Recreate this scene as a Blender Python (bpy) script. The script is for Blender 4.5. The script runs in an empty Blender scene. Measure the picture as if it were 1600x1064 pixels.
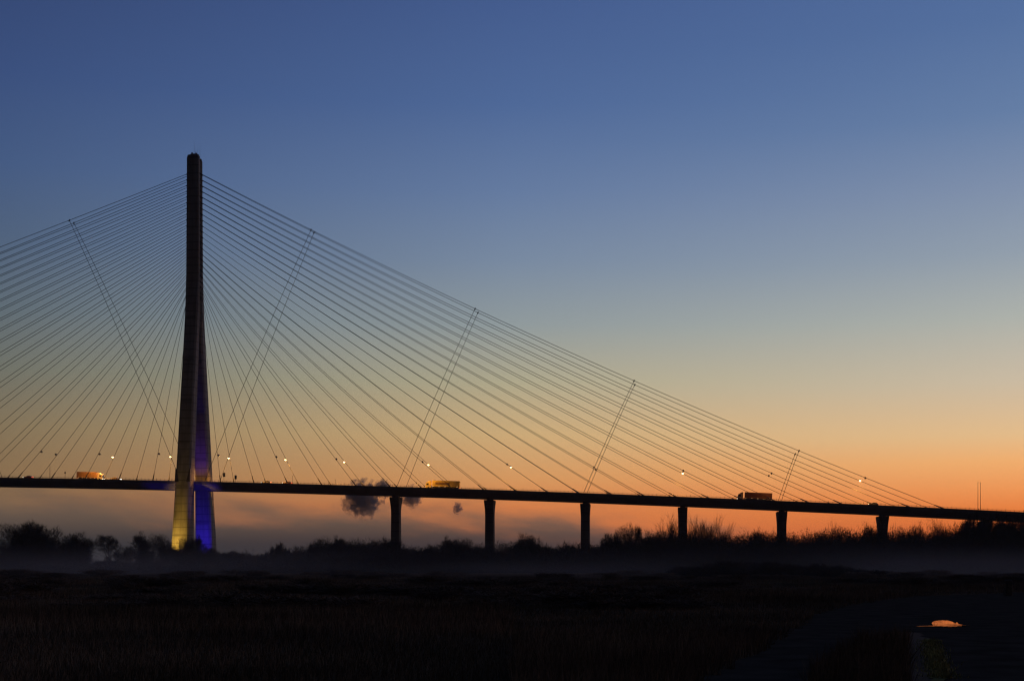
import bpy, math, random
import numpy as np
from mathutils import Vector, Matrix, Quaternion
R = math.radians
scene = bpy.context.scene
C = scene.collection

# ------------------------------------------------------------------ camera
CAM_H = 1.6
cd = bpy.data.cameras.new('camera')
cd.sensor_width = 36.0
cd.lens = 1991.3 / 1600 * 36.0
cd.shift_y = 356 / 1600.0
cd.clip_start = 0.5
cd.clip_end = 20000
cam = bpy.data.objects.new('camera', cd)
cam.location = (0, 0, CAM_H)
cam.rotation_euler = (R(90), 0, 0)
C.objects.link(cam)
scene.camera = cam

# ------------------------------------------------------------------ render / exposure
scene.view_settings.view_transform = 'Standard'
scene.view_settings.look = 'None'
scene.view_settings.exposure = 0.0
scene.view_settings.gamma = 1.0
scene.render.engine = 'CYCLES'
scene.cycles.use_denoising = True
scene.cycles.max_bounces = 5
scene.cycles.volume_bounces = 1
scene.cycles.sample_clamp_indirect = 3.0
scene.cycles.filter_width = 1.3

# ------------------------------------------------------------------ world: dusk sky, afterglow to the right
def lin(c):
    c = c / 255.0
    return c / 12.92 if c <= 0.04045 else ((c + 0.055) / 1.055) ** 2.4
def L3(r, g, b): return (lin(r), lin(g), lin(b), 1.0)

def build_world():
    w = bpy.data.worlds.new('World'); scene.world = w; w.use_nodes = True
    nt = w.node_tree; N = nt.nodes; K = nt.links; N.clear()
    def node(t, **kw):
        n = N.new(t)
        for k, v in kw.items(): setattr(n, k, v)
        return n
    def math_(op, a, b=None, clamp=False):
        n = node('ShaderNodeMath', operation=op, use_clamp=clamp)
        for i, v in enumerate((a, b)):
            if v is None: continue
            if isinstance(v, (int, float)): n.inputs[i].default_value = v
            else: K.new(v, n.inputs[i])
        return n.outputs[0]
    def mapr(v, a, b, c=0.0, d=1.0, smooth=True):
        n = node('ShaderNodeMapRange', interpolation_type='SMOOTHSTEP' if smooth else 'LINEAR')
        K.new(v, n.inputs['Value'])
        for k, x in zip(('From Min', 'From Max', 'To Min', 'To Max'), (a, b, c, d)):
            if isinstance(x, (int, float)): n.inputs[k].default_value = x
            else: K.new(x, n.inputs[k])
        return n.outputs['Result']
    def mix(f, a, b):
        n = node('ShaderNodeMix', data_type='RGBA')
        if isinstance(f, (int, float)): n.inputs[0].default_value = f
        else: K.new(f, n.inputs[0])
        for i, v in ((6, a), (7, b)):
            if isinstance(v, tuple): n.inputs[i].default_value = v
            else: K.new(v, n.inputs[i])
        return n.outputs[2]
    tc = node('ShaderNodeTexCoord')
    sep = node('ShaderNodeSeparateXYZ'); K.new(tc.outputs['Generated'], sep.inputs[0])
    el = math_('MULTIPLY', math_('ARCSINE', sep.outputs[2]), 180 / math.pi)
    az = math_('MULTIPLY', math_('ARCTAN2', sep.outputs[0], sep.outputs[1]), 180 / math.pi)
    pos = math_('DIVIDE', el, 30.0, True)
    def ramp(stops):
        r = node('ShaderNodeValToRGB'); e = r.color_ramp.elements
        for i, (deg, col) in enumerate(stops):
            x = e[i] if i < 2 else e.new(1.0)
            x.position = deg / 30.0; x.color = L3(*col)
        K.new(pos, r.inputs[0]); return r.outputs[0]
    left = ramp(SKY_LEFT); mid = ramp(SKY_MID); right = ramp(SKY_RIGHT)
    c = mix(mapr(az, -22, 0, smooth=False), left, mid)
    c = mix(mapr(az, 0, 22, smooth=False), c, right)
    # mist and far cloud lying on the horizon, thick to the left, thin under the glow
    noi = node('ShaderNodeTexNoise'); noi.inputs['Scale'].default_value = 1.0; noi.inputs['Detail'].default_value = 4
    comb = node('ShaderNodeCombineXYZ')
    K.new(math_('ADD', math_('MULTIPLY', az, 0.24), math_('MULTIPLY', el, 0.35)), comb.inputs[0]); K.new(math_('MULTIPLY', el, 0.8), comb.inputs[1])
    K.new(comb.outputs[0], noi.inputs['Vector'])
    wob = math_('MULTIPLY', math_('SUBTRACT', noi.outputs['Fac'], 0.5), 3.4)
    ew = math_('ADD', el, wob)
    top = math_('SUBTRACT', mapr(az, -20, 2, 3.05, 2.35, False), mapr(az, 0, 16, 0.0, 1.5))
    up = mapr(ew, math_('SUBTRACT', top, 1.2), math_('ADD', top, 0.8), 1.0, 0.0)
    bank = mix(mapr(el, 0.9, 2.7), L3(50, 53, 58), L3(106, 89, 76))
    bank = mix(mapr(az, -6, 8), bank, mix(mapr(el, 0.7, 2.6), L3(62, 59, 62), L3(124, 99, 84)))
    bank = mix(mapr(az, 8, 18), bank, L3(165, 92, 62))
    c = mix(math_('MULTIPLY', up, 0.93), c, bank)
    # the zenith and the sky away from the glow are night blue
    c = mix(mapr(el, 26, 60), c, L3(30, 42, 82))
    daz = math_('ABSOLUTE', math_('SUBTRACT', az, 30))
    daz = math_('MINIMUM', daz, math_('SUBTRACT', 360, daz))
    c = mix(mapr(daz, 54, 105), c, L3(13, 16, 27))
    c = mix(mapr(el, -2, -0.2, 1, 0), c, L3(14, 14, 16))
    bg = node('ShaderNodeBackground'); bg.inputs['Strength'].default_value = 1.0
    out = node('ShaderNodeOutputWorld')
    K.new(c, bg.inputs['Color']); K.new(bg.outputs[0], out.inputs['Surface'])
SKY_LEFT = [(0, (70, 60, 66)), (2.2, (126, 100, 78)), (3.3, (140, 110, 78)), (4.2, (142, 115, 82)), (6.0, (136, 120, 92)),
            (8.3, (116, 118, 107)), (10.8, (98, 111, 120)), (13.6, (82, 101, 128)), (16.5, (70, 93, 133)), (20, (59, 81, 127)), (25, (50, 68, 112)), (30, (45, 62, 106))]
SKY_MID = [(0, (140, 92, 76)), (1.8, (208, 122, 74)), (2.8, (220, 132, 76)), (4.0, (222, 157, 98)), (6.0, (214, 178, 126)),
           (8.3, (184, 176, 146)), (10.8, (150, 160, 162)), (13.6, (124, 142, 166)), (16.5, (103, 126, 164)), (20, (80, 107, 155)), (25, (66, 90, 141)), (30, (56, 80, 134))]
SKY_RIGHT = [(0, (190, 84, 44)), (1.5, (224, 108, 50)), (2.4, (241, 130, 62)), (3.2, (251, 155, 86)), (4.5, (255, 184, 116)), (5.6, (242, 199, 146)),
             (7.8, (215, 198, 172)), (10.4, (181, 185, 178)), (13, (151, 164, 178)), (15.6, (131, 148, 176)), (18.5, (103, 129, 169)), (22, (86, 114, 161)), (30, (68, 95, 152))]
build_world()

# sun: just gone below the tree line, only a breath of warm light left
sl = bpy.data.lights.new('sun', 'SUN'); sl.energy = 0.02; sl.angle = R(10); sl.color = (1.0, 0.55, 0.3)
so = bpy.data.objects.new('sun', sl); so.rotation_euler = (R(89), 0, R(180 - 32)); C.objects.link(so)

# ------------------------------------------------------------------ helpers
def tag(o, label=None, cat=None, group=None, kind=None):
    if label: o['label'] = label
    if cat: o['category'] = cat
    if group: o['group'] = group
    if kind: o['kind'] = kind
    return o
def empty(name, loc=(0, 0, 0), rz=0.0, parent=None):
    o = bpy.data.objects.new(name, None); C.objects.link(o)
    o.location = loc; o.rotation_euler = (0, 0, rz); o.parent = parent
    o.empty_display_size = 0.5
    return o
def link(name, me, parent=None, loc=None, rz=0.0):
    o = bpy.data.objects.new(name, me); C.objects.link(o); o.parent = parent
    if loc is not None: o.location = loc
    o.rotation_euler = (0, 0, rz)
    return o
def copy_tree(o, parent=None):
    c = o.copy(); C.objects.link(c); c.parent = parent
    for ch in list(o.children): copy_tree(ch, c)
    return c

class MB:
    def __init__(self): self.v = []; self.f = []; self.m = []; self.smooth = False
    def add(self, vs, fs, mi=0):
        b = len(self.v); self.v += [tuple(p) for p in vs]
        self.f += [tuple(b + i for i in f) for f in fs]; self.m += [mi] * len(fs)
    def box(self, x0, x1, y0, y1, z0, z1, mi=0):
        self.add([(x0, y0, z0), (x1, y0, z0), (x1, y1, z0), (x0, y1, z0), (x0, y0, z1), (x1, y0, z1), (x1, y1, z1), (x0, y1, z1)],
                 [(0, 3, 2, 1), (4, 5, 6, 7), (0, 1, 5, 4), (1, 2, 6, 5), (2, 3, 7, 6), (3, 0, 4, 7)], mi)
    def loft(self, rings, cap=True, mi=0):
        n = len(rings[0]); vs = [p for r in rings for p in r]; fs = []
        for i in range(len(rings) - 1):
            for j in range(n):
                k = (j + 1) % n
                fs.append((i * n + j, i * n + k, (i + 1) * n + k, (i + 1) * n + j))
        if cap:
            fs.append(tuple(reversed(range(n)))); fs.append(tuple((len(rings) - 1) * n + j for j in range(n)))
        self.add(vs, fs, mi)
    def tube(self, pts, rad, n=6, cap=True, mi=0):
        pts = [Vector(p) for p in pts]
        if not hasattr(rad, '__len__'): rad = [rad] * len(pts)
        rings = []; up = Vector((0, 0, 1))
        for i, p in enumerate(pts):
            d = (pts[min(i + 1, len(pts) - 1)] - pts[max(i - 1, 0)]).normalized()
            a = d.cross(up)
            if a.length < 0.05: a = d.cross(Vector((0, 1, 0)))
            a.normalize(); b = a.cross(d)
            rings.append([p + (a * math.cos(2 * math.pi * j / n) + b * math.sin(2 * math.pi * j / n)) * rad[i] for j in range(n)])
        self.loft(rings, cap, mi)
    def mesh(self, name, mats):
        me = bpy.data.meshes.new(name); me.from_pydata(self.v, [], self.f)
        for m in (mats if isinstance(mats, (list, tuple)) else [mats]): me.materials.append(m)
        if any(self.m): me.polygons.foreach_set('material_index', self.m)
        if self.smooth: me.polygons.foreach_set('use_smooth', [True] * len(self.f))
        me.update(); return me
    def build(self, name, mats, parent=None, **k): return link(name, self.mesh(name, mats), parent, **k)

def mesh_np(name, V, F, mat):
    """V (n,3), F (m,3) arrays"""
    me = bpy.data.meshes.new(name)
    me.vertices.add(len(V)); me.vertices.foreach_set('co', np.ascontiguousarray(V, dtype=np.float32).ravel())
    k = F.shape[1]
    me.loops.add(F.size); me.loops.foreach_set('vertex_index', np.ascontiguousarray(F, dtype=np.int32).ravel())
    me.polygons.add(len(F)); me.polygons.foreach_set('loop_start', np.arange(0, F.size, k, dtype=np.int32))
    me.update(calc_edges=True); me.validate(); me.materials.append(mat); return me

# ------------------------------------------------------------------ materials
def mat(name, col, rough=0.8, metal=0.0, noise=0.0, nscale=1.0, bump=0.0, emit=None, estr=0.0, spec=0.3, col2=None):
    m = bpy.data.materials.new(name); m.use_nodes = True
    nt = m.node_tree; b = nt.nodes['Principled BSDF']
    b.inputs['Base Color'].default_value = (*col, 1); b.inputs['Roughness'].default_value = rough
    b.inputs['Metallic'].default_value = metal; b.inputs['Specular IOR Level'].default_value = spec
    if noise or bump or col2:
        tc = nt.nodes.new('ShaderNodeTexCoord'); n = nt.nodes.new('ShaderNodeTexNoise')
        n.inputs['Scale'].default_value = nscale; n.inputs['Detail'].default_value = 6
        nt.links.new(tc.outputs['Object'], n.inputs['Vector'])
        if noise or col2:
            r = nt.nodes.new('ShaderNodeValToRGB')
            c2 = col2 if col2 else tuple(c * (1 - noise) for c in col)
            r.color_ramp.elements[0].position = 0.35; r.color_ramp.elements[1].position = 0.65
            r.color_ramp.elements[0].color = (*c2, 1); r.color_ramp.elements[1].color = (*col, 1)
            nt.links.new(n.outputs['Fac'], r.inputs[0]); nt.links.new(r.outputs[0], b.inputs['Base Color'])
        if bump:
            bp = nt.nodes.new('ShaderNodeBump'); bp.inputs['Strength'].default_value = bump
            nt.links.new(n.outputs['Fac'], bp.inputs['Height']); nt.links.new(bp.outputs[0], b.inputs['Normal'])
    if emit:
        b.inputs['Emission Color'].default_value = (*emit, 1); b.inputs['Emission Strength'].default_value = estr
    return m

def concrete_panels(name, base, lift=3.6, bay=2.6):
    """cast concrete with the horizontal joints of its lifts and vertical formwork joints"""
    m = bpy.data.materials.new(name); m.use_nodes = True
    nt = m.node_tree; N = nt.nodes; K = nt.links; b = N['Principled BSDF']; b.inputs['Roughness'].default_value = 0.85
    tc = N.new('ShaderNodeTexCoord'); sp = N.new('ShaderNodeSeparateXYZ'); K.new(tc.outputs['Object'], sp.inputs[0])
    def line(out, period, width):
        a = N.new('ShaderNodeMath'); a.operation = 'DIVIDE'; K.new(out, a.inputs[0]); a.inputs[1].default_value = period
        f = N.new('ShaderNodeMath'); f.operation = 'FRACT'; K.new(a.outputs[0], f.inputs[0])
        s = N.new('ShaderNodeMath'); s.operation = 'LESS_THAN'; K.new(f.outputs[0], s.inputs[0]); s.inputs[1].default_value = width / period
        return s.outputs[0]
    l1 = line(sp.outputs[2], lift, 0.3); l2 = line(sp.outputs[0], bay, 0.16); l3 = line(sp.outputs[1], bay, 0.16)
    mx = N.new('ShaderNodeMath'); mx.operation = 'MAXIMUM'; K.new(l1, mx.inputs[0])
    m2 = N.new('ShaderNodeMath'); m2.operation = 'MAXIMUM'; K.new(l2, m2.inputs[0]); K.new(l3, m2.inputs[1])
    h = N.new('ShaderNodeMath'); h.operation = 'MULTIPLY'; K.new(m2.outputs[0], h.inputs[0]); h.inputs[1].default_value = 0.55
    K.new(h.outputs[0], mx.inputs[1])
    n = N.new('ShaderNodeTexNoise'); n.inputs['Scale'].default_value = 0.25; n.inputs['Detail'].default_value = 8
    mp = N.new('ShaderNodeMapping'); mp.inputs['Scale'].default_value = (2.2, 2.2, 0.25)
    K.new(tc.outputs['Object'], mp.inputs[0]); K.new(mp.outputs[0], n.inputs['Vector'])
    r = N.new('ShaderNodeValToRGB'); r.color_ramp.elements[0].position = 0.3; r.color_ramp.elements[1].position = 0.7
    r.color_ramp.elements[0].color = (*[c * 0.6 for c in base], 1); r.color_ramp.elements[1].color = (*base, 1)
    K.new(n.outputs['Fac'], r.inputs[0])
    d = N.new('ShaderNodeMix'); d.data_type = 'RGBA'; K.new(mx.outputs[0], d.inputs[0]); K.new(r.outputs[0], d.inputs[6])
    d.inputs[7].default_value = (*[c * 0.35 for c in base], 1)
    K.new(d.outputs[2], b.inputs['Base Color'])
    return m

M = {}
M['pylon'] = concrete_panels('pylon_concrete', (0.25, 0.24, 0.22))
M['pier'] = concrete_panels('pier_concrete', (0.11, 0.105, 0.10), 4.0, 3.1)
M['deck'] = mat('deck_concrete', (0.16, 0.155, 0.15), 0.8, noise=0.35, nscale=0.15)
M['asphalt'] = mat('asphalt', (0.05, 0.05, 0.05), 0.9, noise=0.3, nscale=3)
M['paint'] = mat('road_paint', (0.75, 0.75, 0.72), 0.6, noise=0.15, nscale=4)
M['rail'] = mat('galvanised_rail', (0.16, 0.16, 0.17), 0.5, 0.6, noise=0.2, nscale=5)
M['cable'] = mat('stay_sheath', (0.055, 0.055, 0.055), 0.55, noise=0.2, nscale=0.5, spec=0.2)
M['steel'] = mat('dark_steel', (0.06, 0.06, 0.065), 0.5, 0.4, noise=0.3, nscale=4)
M['lamp_on'] = mat('lit_sodium_lamp', (0.9, 0.6, 0.3), 0.4, emit=(1.0, 0.55, 0.2), estr=14.0)
M['lens'] = mat('lamp_glass', (0.25, 0.22, 0.18), 0.25)
M['bark'] = mat('bark', (0.05, 0.043, 0.038), 0.95, noise=0.4, nscale=2, bump=0.4)
M['twig'] = mat('twigs', (0.06, 0.048, 0.042), 1.0, noise=0.35, nscale=0.6, spec=0.1)
M['scrub'] = mat('scrub_twigs', (0.05, 0.04, 0.034), 1.0, noise=0.35, nscale=0.6, spec=0.1)
M['rubber'] = mat('tyre_rubber', (0.03, 0.03, 0.03), 0.9, noise=0.2, nscale=8)
M['glass'] = mat('vehicle_glass', (0.03, 0.035, 0.04), 0.08, noise=0.1, nscale=2, spec=0.6)
M['wood'] = mat('weathered_wood', (0.12, 0.10, 0.08), 0.9, noise=0.5, nscale=6, bump=0.3)

# ------------------------------------------------------------------ bridge frame: x along the deck, y across it (away from camera), z up
TH = 0.11793
BX, BY, BZ = -148.6, 596.8, -1.4
cT, sT = math.cos(TH), math.sin(TH)
def to_world(s, t, z=0.0):
    return Vector((BX + s * cT + t * sT, BY - s * sT + t * cT, z + BZ))
def deck_z(s):                        # top of the parapet line
    if s > 400: return deck_z(400) - 0.0595 * (s - 400)
    if s < -409: s = -818 - s
    return 43.25 - 0.03012 * s - 3.68e-5 * s * s
DS0, DS1 = -452.0, 560.0
ROAD = -0.30                          # carriageway below the parapet top

bridge = empty('cable_stayed_bridge', (BX, BY, BZ), -TH)
tag(bridge, 'long cable stayed road bridge whose tall concrete pylon is lit yellow and blue', 'bridge')

def sweep(name, prof, material, parent, s0=DS0, s1=DS1, step=8.0):
    mb = MB(); n = int((s1 - s0) / step); rings = []
    for i in range(n + 1):
        s = s0 + (s1 - s0) * i / n; z = deck_z(s)
        rings.append([(s, y, z + dz) for y, dz in prof])
    mb.loft(rings); return mb.build(name, material, parent)

deck = sweep('deck', [(-10.4, ROAD), (-10.4, -1.25), (-9.9, -1.7), (-6.2, -3.72), (6.2, -3.72), (9.9, -1.7), (10.4, -1.25), (10.4, ROAD)], M['deck'], bridge)
road = sweep('carriageway', [(-8.3, ROAD + 0.05), (-8.3, ROAD - 0.02), (8.3, ROAD - 0.02), (8.3, ROAD + 0.05)], M['asphalt'], deck)
for t in (-10.2, 10.2):
    sweep('parapet', [(t - 0.17, 0.0), (t - 0.22, ROAD - 0.25), (t + 0.22, ROAD - 0.25), (t + 0.17, 0.0)], M['deck'], deck)
sweep('central_barrier', [(-0.12, 0.05), (-0.3, ROAD + 0.03), (0.3, ROAD + 0.03), (0.12, 0.05)], M['deck'], deck)
mk = MB()
for t in (-7.9, -0.9, 0.9, 7.9):
    rings = [[(s, t - 0.08, deck_z(s) + ROAD + 0.056), (s, t + 0.08, deck_z(s) + ROAD + 0.056)] for s in np.arange(DS0, DS1, 10.0)]
    vs = [p for r in rings for p in r]; mk.add(vs, [(2 * i, 2 * i + 2, 2 * i + 3, 2 * i + 1) for i in range(len(rings) - 1)])
for t in (-4.4, 4.4):
    s = DS0 + 2
    while s < DS1 - 5:
        z0, z1 = deck_z(s) + ROAD + 0.056, deck_z(s + 3) + ROAD + 0.056
        mk.add([(s, t - .07, z0), (s + 3, t - .07, z1), (s + 3, t + .07, z1), (s, t + .07, z0)], [(0, 1, 2, 3)]); s += 13
mk.build('road_marking', M['paint'], deck)
for t in (-10.2, 10.2):
    mb = MB(); s = DS0 + 1; k = 0
    while s < DS1:
        z = deck_z(s); tall = 0.62 if k % 4 else 0.95
        mb.box(s - 0.06, s + 0.06, t - 0.06, t + 0.06, z - 0.02, z + tall); s += 1.85; k += 1
    for dz in (0.32, 0.6):
        pts = [(x, t, deck_z(x) + dz) for x in np.arange(DS0, DS1, 12.0)]
        mb.tube(pts, 0.035, 4)
    mb.build('railing', M['rail'], deck)

# ---- pylon: inverted Y
prof_z = [0, 11.4, 46, 65, 89, 110, 124, 138]
p_out = [20.0, 18.9, 14.9, 12.4, 9.2, 6.3, 4.6, 3.2]         # outer face, half distance
p_in = [12.4, 11.5, 8.9, 6.7, 3.9, 1.6, 0.5, 0.05]            # inner face
p_w = [8.9, 8.3, 7.0, 6.7, 6.4, 6.2, 6.15, 6.1]               # width along the bridge
def chamfer_rect(x0, x1, y0, y1, c, z):
    return [(x0 + c, y0, z), (x1 - c, y0, z), (x1, y0 + c, z), (x1, y1 - c, z), (x1 - c, y1, z), (x0 + c, y1, z), (x0, y1 - c, z), (x0, y0 + c, z)]
top_z = 196.0
mast = MB()
# mast: two concrete shells with a recessed slot between them where the stays enter
for sgn in (-1, 1):
    rings = []
    for z, o, w in ((130, 3.75, 6.16), (138, 3.25, 6.1), (150, 3.05, 6.1), (175, 2.75, 6.0), (194.6, 2.6, 5.95), (top_z, 2.35, 5.3)):
        a, b_ = (-o, -0.95) if sgn < 0 else (0.95, o)
        if sgn > 0 and z > 190: z -= 1.0
        rings.append(chamfer_rect(-w / 2, w / 2, a, b_, 0.45, z))
    mast.loft(rings)
mast.box(-2.45, 2.45, -0.97, 0.97, 129, 193.4)
mast.loft([chamfer_rect(-2.2, 2.2, -1.9, 1.6, 0.3, 195.7), chamfer_rect(-1.6, 1.6, -1.3, 1.0, 0.3, 196.7)])
mast.box(-1.2, -0.6, -1.2, -0.4, 196.5, 197.3); mast.box(0.7, 1.2, -1.0, -0.2, 196.5, 197.2)
pylon = mast.build('pylon', M['pylon'], bridge)
for sgn in (-1, 1):
    mb = MB(); rings = []
    for z, o, i, w in zip(prof_z, p_out, p_in, p_w):
        a, b_ = (-o, -i) if sgn < 0 else (i, o)
        c = 0.25 if z > 130 else 0.75
        rings.append(chamfer_rect(-w / 2, w / 2, a, b_, min(c, (o - i) * 0.25), z))
    mb.loft(rings)
    # footing
    mb.loft([chamfer_rect(-7, 7, sgn * 16.8 - 6, sgn * 16.8 + 6, 1.5, -0.5), chamfer_rect(-6.6, 6.6, sgn * 16.8 - 5.6, sgn * 16.8 + 5.6, 1.5, 1.6)])
    leg = mb.build('leg', M['pylon'], pylon)
    leg['label'] = 'near leg of the pylon, floodlit yellow' if sgn < 0 else 'far leg of the pylon, floodlit blue'
for x, y, h in ((-0.3, 0.3, 7.2), (1.0, 0.7, 4.2), (2.1, 1.3, 6.0), (0.6, -0.6, 2.4)):
    mb = MB(); mb.tube([(x, y, 195.2), (x, y, 196 + h * 0.6), (x, y, 196.2 + h)], [0.06, 0.04, 0.02], 6)
    mb.build('antenna', M['steel'], pylon)
# dark wedges standing in for recess shadows where the deck passes the near leg
for e in (-1, 1):
    mb = MB(); a, b_, z0, z1 = 3.62 * e, 1.9 * e, 42.6, 48.6
    mb.loft([[(a, -15.6, z0), (b_, -15.6, z0), (b_, -15.0, z0), (a, -15.0, z0)], [(3.5 * e, -14.95, z1), (3.2 * e, -14.95, z1), (3.2 * e, -14.4, z1), (3.5 * e, -14.4, z1)]])
    mb.build('shadow_wedge', M['steel'], pylon)

# ---- piers
def pier(s):
    zt = deck_z(s) - 4.35
    mb = MB(); rings = []
    def ring(z, w, T):
        return chamfer_rect(s - w / 2, s + w / 2, -T / 2, T / 2, 0.35, z)
    rings.append(ring(-0.5, 4.6, 5.6))
    rings.append(ring(max(zt - 7.5, 2) * 0.5, 4.05, 4.8))
    for q, w, T in ((7.5, 3.9, 4.5), (6.0, 3.9, 4.8), (4.0, 4.0, 6.0), (2.0, 4.15, 8.2), (0.9, 4.25, 9.6), (0.0, 4.25, 10.0)):
        rings.append(ring(zt - q, w, T))
    mb.loft(rings)
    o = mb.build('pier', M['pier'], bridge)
    b = MB()
    for t in (-3.9, 3.9): b.box(s - 0.8, s + 0.8, t - 0.8, t + 0.8, zt - 0.02, zt + 0.66)
    b.box(s - 1.15, s + 1.15, -1.6, 1.6, zt - 0.01, zt + 0.66)
    b.build('bearing', M['steel'], o)
for s in (96, 139.5, 183, 226.5, 270, 313.5, 357, 400.5, 444, 487.5, 531): pier(s)

# ---- stays: 23 pairs each side, near and far planes
def stay_s(k, side):
    if side > 0: return 15.86 * k if k <= 6 else 95.16 + 14.21 * (k - 6)
    return -(16.43 * k if k <= 7 else 115.0 + 19.5 * (k - 7))
def stay_pt(k, side, t, u):
    """point at fraction u from pylon (0) to deck (1)"""
    top = Vector((side * 3.3, t * 1.15, 187.3 - (23 - k) * 2.66)); s = stay_s(k, side)
    bot = Vector((s, t * 9.5, deck_z(s) + 0.15))
    p = top.lerp(bot, u); L = (top - bot).length
    sag = (6.0 * (L / 388) ** 2) if side > 0 else (3.2 * (L / 450) ** 2)
    p.z -= 4 * sag * u * (1 - u)
    return p
for side in (1, -1):
    for k in range(23, 0, -1):
        for t in (-1, 1):
            n = 28 if k > 8 else 14
            pts = [stay_pt(k, side, t, i / n) for i in range(n + 1)]
            mb = MB(); mb.tube(pts, 0.085 + 0.0012 * k, 6)
            d = (pts[1] - pts[0]).normalized()
            mb.tube([pts[0] - d * 1.6, pts[0] + d * 0.5], 0.24, 8)
            e = (pts[-2] - pts[-1]).normalized()
            mb.tube([pts[-1] - e * 0.9, pts[-1] + e * 3.2], [0.3, 0.2], 8)
            mb.smooth = True
            mb.build('stay_cable', M['cable'], bridge)
# ---- cross ties
def tie(side, t, s_bot, s_top):
    best = min((abs(stay_pt(23, side, t, u / 400).x - s_top), u / 400) for u in range(401))[1]
    top = stay_pt(23, side, t, best)
    bot = Vector((s_bot, t * 9.5, deck_z(s_bot) + 0.1))
    n = 20; pts = []
    for i in range(n + 1):
        p = bot.lerp(top, i / n); p.x += -side * 0.02 * (top - bot).length * 4 * (i / n) * (1 - i / n) * 0.35
        pts.append(p)
    # keep the tie on the (slightly warped) plane of the stays
    mb = MB(); mb.tube(pts, 0.105, 5); mb.tube([top - Vector((0.25, 0, 0.5)), top + Vector((0.25, 0, 0.4))], 0.28, 6)
    mb.smooth = True; mb.build('cross_tie', M['cable'], bridge)
for side, sb, st in ((1, 8.4, 56.9), (1, 98.4, 133.3), (1, 182.8, 204.8), (1, 269.1, 277.1), (-1, -3.2, -60.4), (-1, -100, -140), (-1, -190, -222), (-1, -290, -308)):
    for t in (-1, 1): tie(side, t, sb, st)

# ------------------------------------------------------------------ lamps hung on the stays
def lamp_proto(lit):
    r = empty('street_lamp')
    mb = MB(); mb.tube([(0, 0.0, 0), (0, -0.45, 0.08), (0, -0.9, 0.05)], 0.06, 6)
    mb.box(-0.14, 0.14, -0.1, 0.12, -0.22, 0.22)
    mb.build('arm', M['steel'], r)
    h = MB()
    h.loft([chamfer_rect(-0.3, 0.3, -1.75, -0.75, 0.1, 0.06), chamfer_rect(-0.34, 0.34, -1.8, -0.7, 0.12, 0.2), chamfer_rect(-0.22, 0.22, -1.7, -0.8, 0.08, 0.52)])
    hd = h.build('lamp_head', M['steel'], r)
    g = MB(); g.smooth = True
    rings = []
    for i in range(5):
        a = i / 4 * math.pi / 2
        rings.append([(0.4 * math.cos(a) * math.cos(2 * math.pi * j / 10), -1.28 + 0.6 * math.cos(a) * math.sin(2 * math.pi * j / 10), 0.055 - 0.46 * math.sin(a)) for j in range(10)])
    g.loft(rings); g.build('lamp_glass', M['lamp_on'] if lit else M['lens'], hd)
    return r
LAMP_S = [-72, -43.4, -14.7, 14.0, 42.0, 70.5, 110.4, 149.2, 189.6, 228.5, 267.0, 307.2]
lp_on = lamp_proto(True); lp_off = lamp_proto(False); used = {1: False, 0: False}
where = {-72: 'leftmost in the photo', -43.4: 'above the orange lorry left of the pylon', -14.7: 'just left of the pylon', 14.0: 'just right of the pylon',
         42.0: 'second to the right of the pylon', 70.5: 'last one before the first pier', 110.4: 'above the yellow lorry', 149.2: 'above the gap right of the second pier',
         189.6: 'above the third pier', 228.5: 'above the fourth pier', 267.0: 'above the fifth pier and the dark lorry', 307.2: 'last and rightmost lamp'}
LIT = {-43.4, -14.7, 14.0, 42.0, 70.5, 110.4, 149.2, 228.5, 307.2}
for ls in LAMP_S:
    side = 1 if ls > 0 else -1
    for t in (-1, 1):
        best = None
        for k in range(1, 24):
            for i in range(0, 201):
                u = i / 200; p = stay_pt(k, side, t, u)
                if abs(p.z - deck_z(p.x) - 12.4) < 1.0:
                    e = abs(p.x - ls) + 0.5 * abs(p.z - deck_z(p.x) - 12.4)
                    if best is None or e < best[0]: best = (e, p)
        lit = (t > 0 and ls in LIT)
        src = lp_on if lit else lp_off
        key = 1 if lit else 0
        if used[key]: o = copy_tree(src)
        else: o = src; used[key] = True
        p = best[1]; wp = to_world(p.x, p.y + (-0.12 if t > 0 else 0.12), p.z - 0.05)
        o.location = wp; o.rotation_euler = (0, 0, -TH + (0 if t > 0 else math.pi))
        lab = ('glowing orange lamp on a far side stay, ' if lit else ('dark backed lamp on a near side stay, ' if t < 0 else 'unlit lamp on a far side stay, ')) + where[ls]
        tag(o, lab, 'street lamp', 'lamps fixed to the stay cables')
        ld = bpy.data.lights.new('lamp_light', 'SPOT')
        ld.energy = 14000; ld.color = (1.0, 0.40, 0.07); ld.spot_size = R(150); ld.spot_blend = 0.6; ld.shadow_soft_size = 0.25
        if not (lit or (t < 0 and ls in LIT)): ld.energy = 1500
        if abs(ls) < 20: ld.energy = 3500
        lo = bpy.data.objects.new('lamp_light', ld); C.objects.link(lo); lo.parent = o; lo.location = (0, -1.3, -0.5)
        lo.rotation_euler = (R(-20), 0, 0)

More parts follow.
